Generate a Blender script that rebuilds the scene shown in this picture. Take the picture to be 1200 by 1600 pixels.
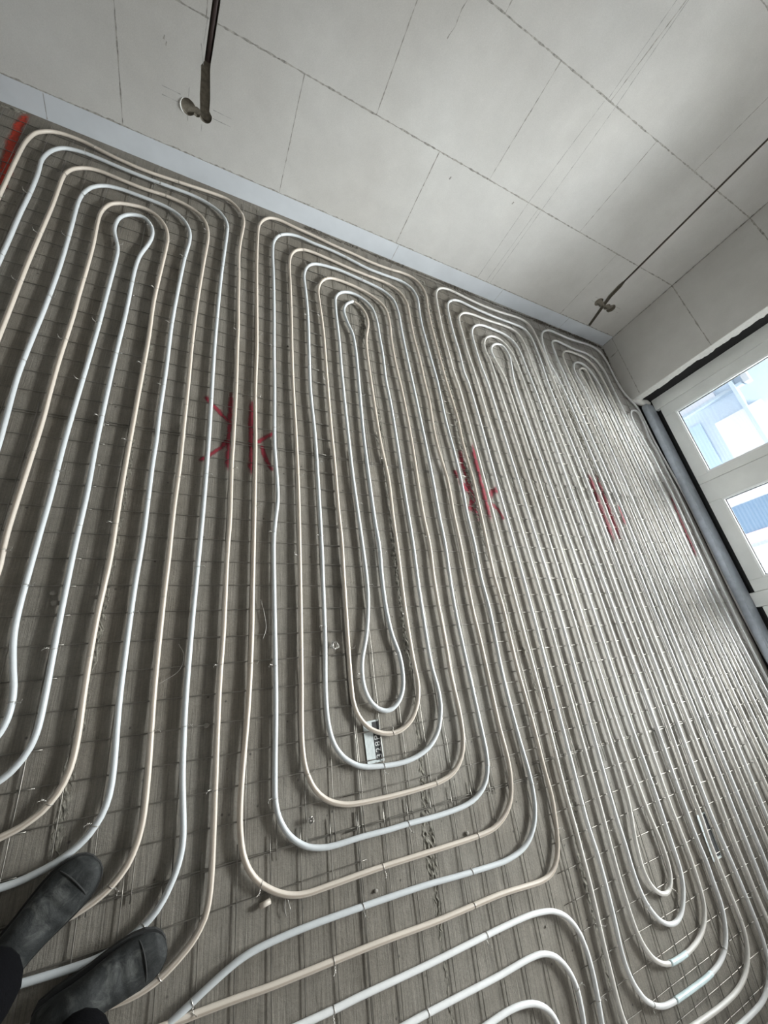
import bpy, bmesh, math, random
from mathutils import Vector, Matrix
from math import pi, sin, cos
for _o in list(bpy.data.objects): bpy.data.objects.remove(_o)
SC = bpy.context.scene
COL = SC.collection
RND = random.Random(7)

# ------------------------------------------------------------------ camera, sky, exposure
cam = bpy.data.cameras.new('camera'); cam_o = bpy.data.objects.new('camera', cam); COL.objects.link(cam_o)
cam.sensor_fit = 'HORIZONTAL'; cam.sensor_width = 36.0; cam.lens = 36.0*622.0/1200.0; cam.clip_start = 0.02
cam_o.matrix_world = Matrix(((0.89376591,-0.08043798,-0.44126209,0.0),
                             (-0.12322605,0.90189806,-0.41399908,0.0),
                             (0.43127467,0.42439325,0.79617368,1.7),(0,0,0,1)))
SC.camera = cam_o
vs = SC.view_settings
vs.view_transform = 'Standard'; vs.look = 'None'; vs.gamma = 1.0; vs.use_curve_mapping = False
vs.exposure = 1.6
SC.cycles.max_bounces = 8; SC.cycles.diffuse_bounces = 5; SC.cycles.glossy_bounces = 3
SC.cycles.transparent_max_bounces = 8; SC.cycles.sample_clamp_indirect = 6.0
SC.cycles.use_denoising = True
world = bpy.data.worlds.new('overcast_sky'); SC.world = world; world.use_nodes = True
bgn = world.node_tree.nodes['Background']
bgn.inputs['Color'].default_value = (0.90, 0.95, 1.0, 1); bgn.inputs['Strength'].default_value = 0.30
def area(name, loc, aim, sx, sy, watts, col):
    L = bpy.data.lights.new(name, 'AREA'); L.shape = 'RECTANGLE'; L.size = sx; L.size_y = sy; L.energy = watts; L.color = col
    o = bpy.data.objects.new(name, L); COL.objects.link(o); o.location = loc
    o.rotation_euler = (Vector(aim) - Vector(loc)).to_track_quat('-Z', 'Y').to_euler(); return o
# bright overcast sky above the building opposite, and the weaker light of the lower sky at the window
area('bright_sky', (10.5, -0.7, 5.8), (1.2, 1.0, 0.0), 7.0, 2.3, 1600.0, (1.0, 0.985, 0.965))
area('window_daylight', (4.9, 1.0, 1.45), (1.2, 1.2, 0.0), 2.9, 2.2, 140.0, (1.0, 0.98, 0.95))
area('rear_fill_light', (2.2, -4.2, 1.7), (2.2, 3.2, 1.0), 2.2, 1.5, 11.0, (1.0, 0.975, 0.94))  # added fill light behind the camera, lifts the back wall and window frame

# ------------------------------------------------------------------ material helpers
class NT:
    def __init__(s, name):
        s.m = bpy.data.materials.new(name); s.m.use_nodes = True
        s.t = s.m.node_tree; s.b = s.t.nodes['Principled BSDF']; s.out = s.t.nodes['Material Output']
    def n(s, kind, **kw):
        nd = s.t.nodes.new(kind)
        for k, v in kw.items():
            if hasattr(nd, k): setattr(nd, k, v)
            else: nd.inputs[k].default_value = v
        return nd
    def l(s, a, b): s.t.links.new(a, b)
    def obj(s, scale=(1,1,1)):
        tc = s.n('ShaderNodeTexCoord'); mp = s.n('ShaderNodeMapping'); mp.inputs['Scale'].default_value = scale
        s.l(tc.outputs['Object'], mp.inputs['Vector']); return mp.outputs['Vector']
    def noise(s, vec, scale, detail=4, rough=0.55, dist=0.0):
        nd = s.n('ShaderNodeTexNoise'); nd.inputs['Scale'].default_value = scale; nd.inputs['Detail'].default_value = detail
        nd.inputs['Roughness'].default_value = rough; nd.inputs['Distortion'].default_value = dist
        s.l(vec, nd.inputs['Vector']); return nd.outputs['Fac']
    def ramp(s, fac, stops):
        r = s.n('ShaderNodeValToRGB'); e = r.color_ramp.elements
        while len(e) < len(stops): e.new(0.5)
        for i, (p, c) in enumerate(stops):
            e[i].position = p; e[i].color = (c[0], c[1], c[2], 1) if not isinstance(c, (int, float)) else (c, c, c, 1)
        s.l(fac, r.inputs['Fac']); return r.outputs['Color']
    def mix(s, fac, a, b, mode='MIX'):
        m = s.n('ShaderNodeMix'); m.data_type = 'RGBA'; m.blend_type = mode
        for sock, v in ((m.inputs[0], fac), (m.inputs[6], a), (m.inputs[7], b)):
            if isinstance(v, (int, float)): sock.default_value = v
            elif isinstance(v, tuple): sock.default_value = (v[0], v[1], v[2], 1)
            else: s.l(v, sock)
        return m.outputs[2]
    def math(s, op, a, b=0.0, clamp=False):
        m = s.n('ShaderNodeMath'); m.operation = op; m.use_clamp = clamp
        for i, v in enumerate((a, b)):
            if isinstance(v, (int, float)): m.inputs[i].default_value = v
            else: s.l(v, m.inputs[i])
        return m.outputs[0]
    def bump(s, h, strength, dist=0.01):
        b = s.n('ShaderNodeBump'); b.inputs['Strength'].default_value = strength; b.inputs['Distance'].default_value = dist
        s.l(h, b.inputs['Height']); s.l(b.outputs['Normal'], s.b.inputs['Normal'])
    def base(s, c):
        if isinstance(c, tuple): s.b.inputs['Base Color'].default_value = (c[0], c[1], c[2], 1)
        else: s.l(c, s.b.inputs['Base Color'])
    def set(s, rough=0.6, metal=0.0, spec=0.5):
        s.b.inputs['Roughness'].default_value = rough; s.b.inputs['Metallic'].default_value = metal
        s.b.inputs['Specular IOR Level'].default_value = spec

def simple(name, c, rough=0.6, metal=0.0, spec=0.5, var=0.12, scale=20, bump=0.0):
    m = NT(name); v = m.obj(); f = m.noise(v, scale, 5)
    lo = tuple(x*(1-var) for x in c); hi = tuple(min(1, x*(1+var)) for x in c)
    m.base(m.ramp(f, [(0.3, lo), (0.7, hi)])); m.set(rough, metal, spec)
    if bump: m.bump(f, bump, 0.004)
    return m.m

def mat_floor():
    m = NT('raked_concrete'); v = m.obj(); vs_ = m.obj((95, 3.0, 1)); vf = m.obj((260, 9, 1))
    big = m.noise(v, 1.3, 4, 0.6); mid = m.noise(v, 14, 6, 0.65, 0.4); fine = m.noise(v, 130, 6, 0.75)
    streak = m.noise(vs_, 1.0, 5, 0.7, 1.2); sfine = m.noise(vf, 1.0, 3, 0.6, 0.6)
    c = m.ramp(mid, [(0.25, (0.140, 0.124, 0.100)), (0.55, (0.228, 0.207, 0.175)), (0.8, (0.33, 0.305, 0.27))])
    c = m.mix(0.6, c, m.ramp(big, [(0.3, (0.178, 0.155, 0.125)), (0.7, (0.255, 0.240, 0.212))]))
    # the raked grain is strong in the lower part of the room (towards -Y), faint near the far wall
    sep = m.n('ShaderNodeSeparateXYZ'); m.l(v, sep.inputs[0])
    gy = m.ramp(m.math('ADD', m.math('MULTIPLY', sep.outputs[1], -0.42), 0.25), [(0.0, 0.3), (0.35, 1.0)])
    sm = m.mix(1.0, c, m.ramp(streak, [(0.3, 0.62), (0.5, 1.0), (0.75, 1.16)]), 'MULTIPLY')
    c = m.mix(gy, c, sm)
    c = m.mix(1.0, c, m.ramp(sfine, [(0.25, 0.8), (0.6, 1.05)]), 'MULTIPLY')
    c = m.mix(1.0, c, m.ramp(fine, [(0.3, 0.82), (0.7, 1.1)]), 'MULTIPLY')
    # window brightness painted into the slab colour, fading out towards -Y
    window_glow = m.math('MULTIPLY', m.math('ADD', m.math('MULTIPLY', m.math('SUBTRACT', sep.outputs[0], 1.5), 0.34), m.math('SUBTRACT', big, 0.5)), 0.75, True)
    window_glow = m.math('MULTIPLY', window_glow, m.math('ADD', m.math('MULTIPLY', sep.outputs[1], 0.85), 0.95, True), True)
    c = m.mix(window_glow, c, m.ramp(mid, [(0.3, (0.42, 0.41, 0.395)), (0.7, (0.60, 0.59, 0.575))]))
    vor = m.n('ShaderNodeTexVoronoi'); vor.inputs['Scale'].default_value = 16; m.l(v, vor.inputs['Vector'])
    pit = m.ramp(vor.outputs['Distance'], [(0.03, 0.35), (0.09, 1.0)])
    c = m.mix(1.0, c, pit, 'MULTIPLY')
    m.base(c); m.set(0.82, 0, 0.4)
    h = m.math('ADD', m.math('MULTIPLY', streak, 0.6), m.math('MULTIPLY', fine, 0.35))
    h = m.math('ADD', h, m.math('MULTIPLY', mid, 0.8))
    m.bump(h, 0.7, 0.006)
    return m.m

def mat_block():
    m = NT('aerated_concrete_block'); v = m.obj()
    big = m.noise(v, 0.9, 3, 0.5); fine = m.noise(v, 190, 4, 0.7); mid = m.noise(v, 7, 5, 0.6)
    c = m.ramp(big, [(0.3, (0.53, 0.515, 0.49)), (0.7, (0.60, 0.593, 0.575))])
    c = m.mix(1.0, c, m.ramp(fine, [(0.3, 0.93), (0.7, 1.04)]), 'MULTIPLY')
    c = m.mix(1.0, c, m.ramp(mid, [(0.3, 0.95), (0.7, 1.03)]), 'MULTIPLY')
    m.base(c); m.set(0.9, 0, 0.2); m.bump(fine, 0.25, 0.002)
    return m.m

def mat_pipe(name, c, stripe):
    m = NT(name); v = m.obj()
    f = m.noise(v, 5.0, 4, 0.6); g = m.noise(v, 90, 3, 0.6)
    col = m.mix(1.0, m.ramp(f, [(0.3, tuple(x*0.93 for x in c)), (0.7, c)]), m.ramp(g, [(0.25, 0.94), (0.6, 1.0)]), 'MULTIPLY')
    uv = m.n('ShaderNodeUVMap'); sep = m.n('ShaderNodeSeparateXYZ'); m.l(uv.outputs[0], sep.inputs[0])
    if stripe:
        d = m.math('ABSOLUTE', m.math('SUBTRACT', sep.outputs[0], 0.27))
        lim = m.ramp(d, [(0.035, 1.0), (0.055, 0.0)])
        col = m.mix(m.math('MULTIPLY', lim, 0.55), col, stripe)
    m.base(col); m.set(0.42, 0, 0.5)
    m.b.inputs['Subsurface Weight'].default_value = 0.0
    return m.m

M = {}
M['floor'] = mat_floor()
M['block'] = mat_block()
M['white_pipe'] = mat_pipe('white_pe_pipe', (0.57, 0.595, 0.61), None)
M['beige_pipe'] = mat_pipe('beige_pe_pipe', (0.60, 0.535, 0.465), (0.25, 0.19, 0.14))
M['lit_beige_pipe'] = mat_pipe('window_lit_beige_pe_pipe', (0.72, 0.70, 0.665), (0.45, 0.41, 0.36))  # beige pipe made paler near the window, its light painted into the colour
M['lit_white_pipe'] = mat_pipe('window_lit_white_pe_pipe', (0.73, 0.735, 0.735), None)  # white pipe brightened the same way, window light in the colour
M['wire'] = simple('galvanised_wire', (0.25, 0.235, 0.21), 0.34, 0.8, var=0.35, scale=14)
M['tie'] = simple('tie_wire', (0.50, 0.48, 0.45), 0.35, 0.9, var=0.3, scale=60)
M['joint'] = simple('mortar_joint_dirt', (0.33, 0.315, 0.29), 0.95, var=0.45, scale=45)
M['pencil'] = simple('pencil_line', (0.36, 0.355, 0.34), 0.9, var=0.3, scale=60)
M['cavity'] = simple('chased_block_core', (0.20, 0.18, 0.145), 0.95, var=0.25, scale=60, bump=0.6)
M['conduit'] = simple('dark_conduit', (0.045, 0.03, 0.028), 0.5)
M['strip'] = simple('base_course', (0.60, 0.63, 0.67), 0.8, var=0.05, scale=6, bump=0.1)
M['plaster'] = simple('reveal_plaster', (0.66, 0.655, 0.63), 0.85, var=0.08, scale=50, bump=0.4)
M['black'] = simple('black_foam_and_sill_shade', (0.008, 0.008, 0.009), 0.9)  # foam on the reveal, painted shade under the sill
M['rubber'] = simple('black_gasket', (0.012, 0.014, 0.016), 0.6)
M['alu'] = simple('grey_window_profile', (0.74, 0.755, 0.74), 0.45, 0.0, var=0.05, scale=6)
M['bead'] = simple('white_glazing_bead', (0.82, 0.84, 0.84), 0.35, var=0.02)
M['sill'] = simple('grey_blue_sill_metal', (0.42, 0.46, 0.52), 0.36, 0.3, var=0.12, scale=18)
M['rubble'] = simple('crumbly_mortar', (0.19, 0.178, 0.15), 0.95, var=0.55, scale=70, bump=1.0)
M['rubble_dark'] = simple('dirt_and_mortar_crumbs', (0.09, 0.08, 0.066), 0.95, var=0.6, scale=80, bump=1.0)
M['stone'] = simple('grey_pebble', (0.27, 0.25, 0.22), 0.85, var=0.3, scale=60, bump=0.5)
M['plain'] = simple('plain_wall', (0.60, 0.585, 0.56), 0.9, var=0.05, scale=3)
M['ceiling'] = simple('ceiling_concrete', (0.50, 0.49, 0.47), 0.9, var=0.08, scale=3)
M['trouser'] = simple('black_trouser_cloth', (0.004, 0.004, 0.005), 1.0, spec=0.08, var=0.2, scale=200, bump=0.3)
M['steel'] = simple('zinc_plate', (0.56, 0.60, 0.60), 0.45, 0.3, var=0.15, scale=60)
M['tagblack'] = simple('black_label_field', (0.02, 0.02, 0.022), 0.6)
M['letter'] = simple('stamped_letters', (0.55, 0.55, 0.54), 0.5)
M['sleeve'] = simple('pale_blue_tape', (0.62, 0.74, 0.76), 0.25, var=0.08, scale=40)

def mat_glass():
    m = NT('window_glass'); m.t.nodes.remove(m.b)
    tr = m.n('ShaderNodeBsdfTransparent'); tr.inputs[0].default_value = (0.93, 0.96, 0.97, 1)
    gl = m.n('ShaderNodeBsdfGlossy'); gl.inputs['Roughness'].default_value = 0.02
    fr = m.n('ShaderNodeFresnel'); fr.inputs['IOR'].default_value = 1.45
    mx = m.n('ShaderNodeMixShader'); m.l(fr.outputs[0], mx.inputs[0]); m.l(tr.outputs[0], mx.inputs[1]); m.l(gl.outputs[0], mx.inputs[2])
    m.l(mx.outputs[0], m.out.inputs[0]); return m.m
M['glass'] = mat_glass()

def mat_red(name, c):
    m = NT(name); v = m.obj(); f = m.noise(v, 70, 6, 0.8); g = m.noise(v, 11, 3, 0.5)
    uv = m.n('ShaderNodeUVMap'); sep = m.n('ShaderNodeSeparateXYZ'); m.l(uv.outputs[0], sep.inputs[0])
    cr = m.math('ABSOLUTE', m.math('SUBTRACT', m.math('MULTIPLY', sep.outputs[0], 2.0), 1.0))
    cover = m.math('SUBTRACT', 1.0, m.math('POWER', cr, 1.5))
    en = m.math('SUBTRACT', 1.0, m.math('POWER', m.math('ABSOLUTE', m.math('SUBTRACT', m.math('MULTIPLY', sep.outputs[1], 2.0), 1.0)), 8.0))
    a = m.math('ADD', m.math('MULTIPLY', m.math('MULTIPLY', cover, en), 1.5), m.math('MULTIPLY', m.math('SUBTRACT', f, 0.60), 2.2))
    a = m.math('ADD', a, m.math('MULTIPLY', m.math('SUBTRACT', g, 0.5), 0.5), True)
    a = m.math('MULTIPLY', a, 0.86)
    m.base(m.ramp(f, [(0.3, tuple(x*0.6 for x in c)), (0.7, c)])); m.set(0.7)
    m.l(a, m.b.inputs['Alpha']); return m.m
M['red'] = mat_red('faded_red_paint', (0.30, 0.022, 0.042))
M['orange'] = mat_red('orange_red_paint', (0.62, 0.05, 0.02))

def mat_shoe():
    m = NT('dusty_black_leather'); v = m.obj(); f = m.noise(v, 22, 6, 0.7, 0.5); g = m.noise(v, 150, 3, 0.6)
    c = m.ramp(f, [(0.3, (0.010, 0.011, 0.011)), (0.50, (0.024, 0.026, 0.026)), (0.75, (0.095, 0.097, 0.092))])
    m.base(c); m.set(0.65, 0, 0.25); m.bump(m.math('ADD', f, m.math('MULTIPLY', g, 0.3)), 0.5, 0.004); return m.m
M['shoe'] = mat_shoe()
M['sole'] = simple('shoe_sole', (0.02, 0.02, 0.02), 0.8)

# ------------------------------------------------------------------ object helpers
def obj(name, bm, mat, parent=None, smooth=False, mats=None):
    me = bpy.data.meshes.new(name); bm.to_mesh(me); bm.free()
    for mm in (mats or [mat]): me.materials.append(mm)
    if smooth:
        for p in me.polygons: p.use_smooth = True
    o = bpy.data.objects.new(name, me); COL.objects.link(o)
    if parent: o.parent = parent
    return o
def tag(o, label=None, cat=None, group=None, kind=None):
    if label: o['label'] = label
    if cat: o['category'] = cat
    if group: o['group'] = group
    if kind: o['kind'] = kind
    return o
def empty(name, loc=(0,0,0), rz=0.0):
    o = bpy.data.objects.new(name, None); COL.objects.link(o); o.location = loc; o.rotation_euler = (0,0,rz); o.empty_display_size = 0.1
    return o
def box(bm, x0, x1, y0, y1, z0, z1, mi=0, bev=0.0):
    vs_ = [bm.verts.new((x, y, z)) for z in (z0, z1) for y in (y0, y1) for x in (x0, x1)]
    fs = []
    for q in ((0,2,3,1),(4,5,7,6),(0,1,5,4),(2,6,7,3),(0,4,6,2),(1,3,7,5)):
        f = bm.faces.new([vs_[i] for i in q]); f.material_index = mi; fs.append(f)
    if bev:
        es = list({e for f in fs for e in f.edges})
        bmesh.ops.bevel(bm, geom=es, offset=bev, segments=2, affect='EDGES', profile=0.5)
def tube(bm, pts, r, n=8, uvl=None, cap=True, mi=0):
    P = [Vector(p) for p in pts]; rings = []
    N = len(P); side = None
    for i, p in enumerate(P):
        t = (P[min(i+1, N-1)] - P[max(i-1, 0)])
        if t.length < 1e-9: t = Vector((0,0,1))
        t.normalize()
        if side is None:
            up = Vector((0,0,1)) if abs(t.z) < 0.9 else Vector((1,0,0))
            side = t.cross(up).normalized()
        else:
            side = (side - t*side.dot(t))
            if side.length < 1e-6: side = t.orthogonal()
            side.normalize()
        u2 = side.cross(t).normalized()
        rr = r[i] if isinstance(r, (list, tuple)) else r
        rings.append([bm.verts.new(p + side*(cos(2*pi*k/n)*rr) + u2*(sin(2*pi*k/n)*rr)) for k in range(n)])
    for i in range(N-1):
        a, b = rings[i], rings[i+1]
        for k in range(n):
            f = bm.faces.new((a[k], a[(k+1) % n], b[(k+1) % n], b[k])); f.smooth = True; f.material_index = mi
            if uvl is not None:
                for lp, uu in zip(f.loops, (k/n, (k+1)/n, (k+1)/n, k/n)): lp[uvl].uv = (uu, 0.5)
    if cap:
        f = bm.faces.new(rings[0][::-1]); f.material_index = mi
        f = bm.faces.new(rings[-1]); f.material_index = mi
def ribbon(bm, pts, w, plane='XZ', off=0.0, jit=0.0, mi=0, step=0.02, r=RND):
    # thin strip along a polyline; plane XZ (wall, at y=off) / YZ (wall, at x=off) / XY (floor, at z=off)
    uvl = bm.loops.layers.uv.verify()
    dense = []
    for a, b in zip(pts[:-1], pts[1:]):
        a, b = Vector(a), Vector(b); n = max(1, int((b-a).length/step))
        for i in range(n): dense.append(a + (b-a)*i/n)
    dense.append(Vector(pts[-1]))
    N = len(dense); rows = []
    for i, p in enumerate(dense):
        t = dense[min(i+1, N-1)] - dense[max(i-1, 0)]; t.normalize(); nn = Vector((-t.y, t.x))
        ww = w*(0.5 + (r.uniform(-jit, jit) if jit else 0)); o = nn*(r.uniform(-jit, jit)*w*0.5 if jit else 0)
        pr = []
        for s in (-1, 1):
            q = p + o + nn*ww*s
            pr.append(bm.verts.new({'XZ': (q.x, off, q.y), 'YZ': (off, q.x, q.y), 'XY': (q.x, q.y, off)}[plane]))
        rows.append(pr)
    for i in range(N-1):
        f = bm.faces.new((rows[i][0], rows[i+1][0], rows[i+1][1], rows[i][1])); f.material_index = mi
        for lp, uu in zip(f.loops, ((0, i/(N-1)), (0, (i+1)/(N-1)), (1, (i+1)/(N-1)), (1, i/(N-1)))): lp[uvl].uv = uu
def catmull(P, step):
    P = [Vector(p) for p in P]; Q = [P[0]*2-P[1]] + P + [P[-1]*2-P[-2]]; out = []
    for i in range(1, len(Q)-2):
        p0, p1, p2, p3 = Q[i-1:i+3]
        t1 = max((p1-p0).length, 1e-6)**.5; t2 = t1 + max((p2-p1).length, 1e-6)**.5; t3 = t2 + max((p3-p2).length, 1e-6)**.5
        n = max(1, int((p2-p1).length/step))
        for j in range(n):
            t = t1 + (t2-t1)*j/n
            A1 = p0*((t1-t)/t1) + p1*(t/t1); A2 = p1*((t2-t)/(t2-t1)) + p2*((t-t1)/(t2-t1)); A3 = p2*((t3-t)/(t3-t2)) + p3*((t-t2)/(t3-t2))
            B1 = A1*((t2-t)/t2) + A2*(t/t2); B2 = A2*((t3-t)/(t3-t1)) + A3*((t-t1)/(t3-t1))
            out.append(B1*((t2-t)/(t2-t1)) + B2*((t-t1)/(t2-t1)))
    out.append(P[-1]); return out

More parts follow.
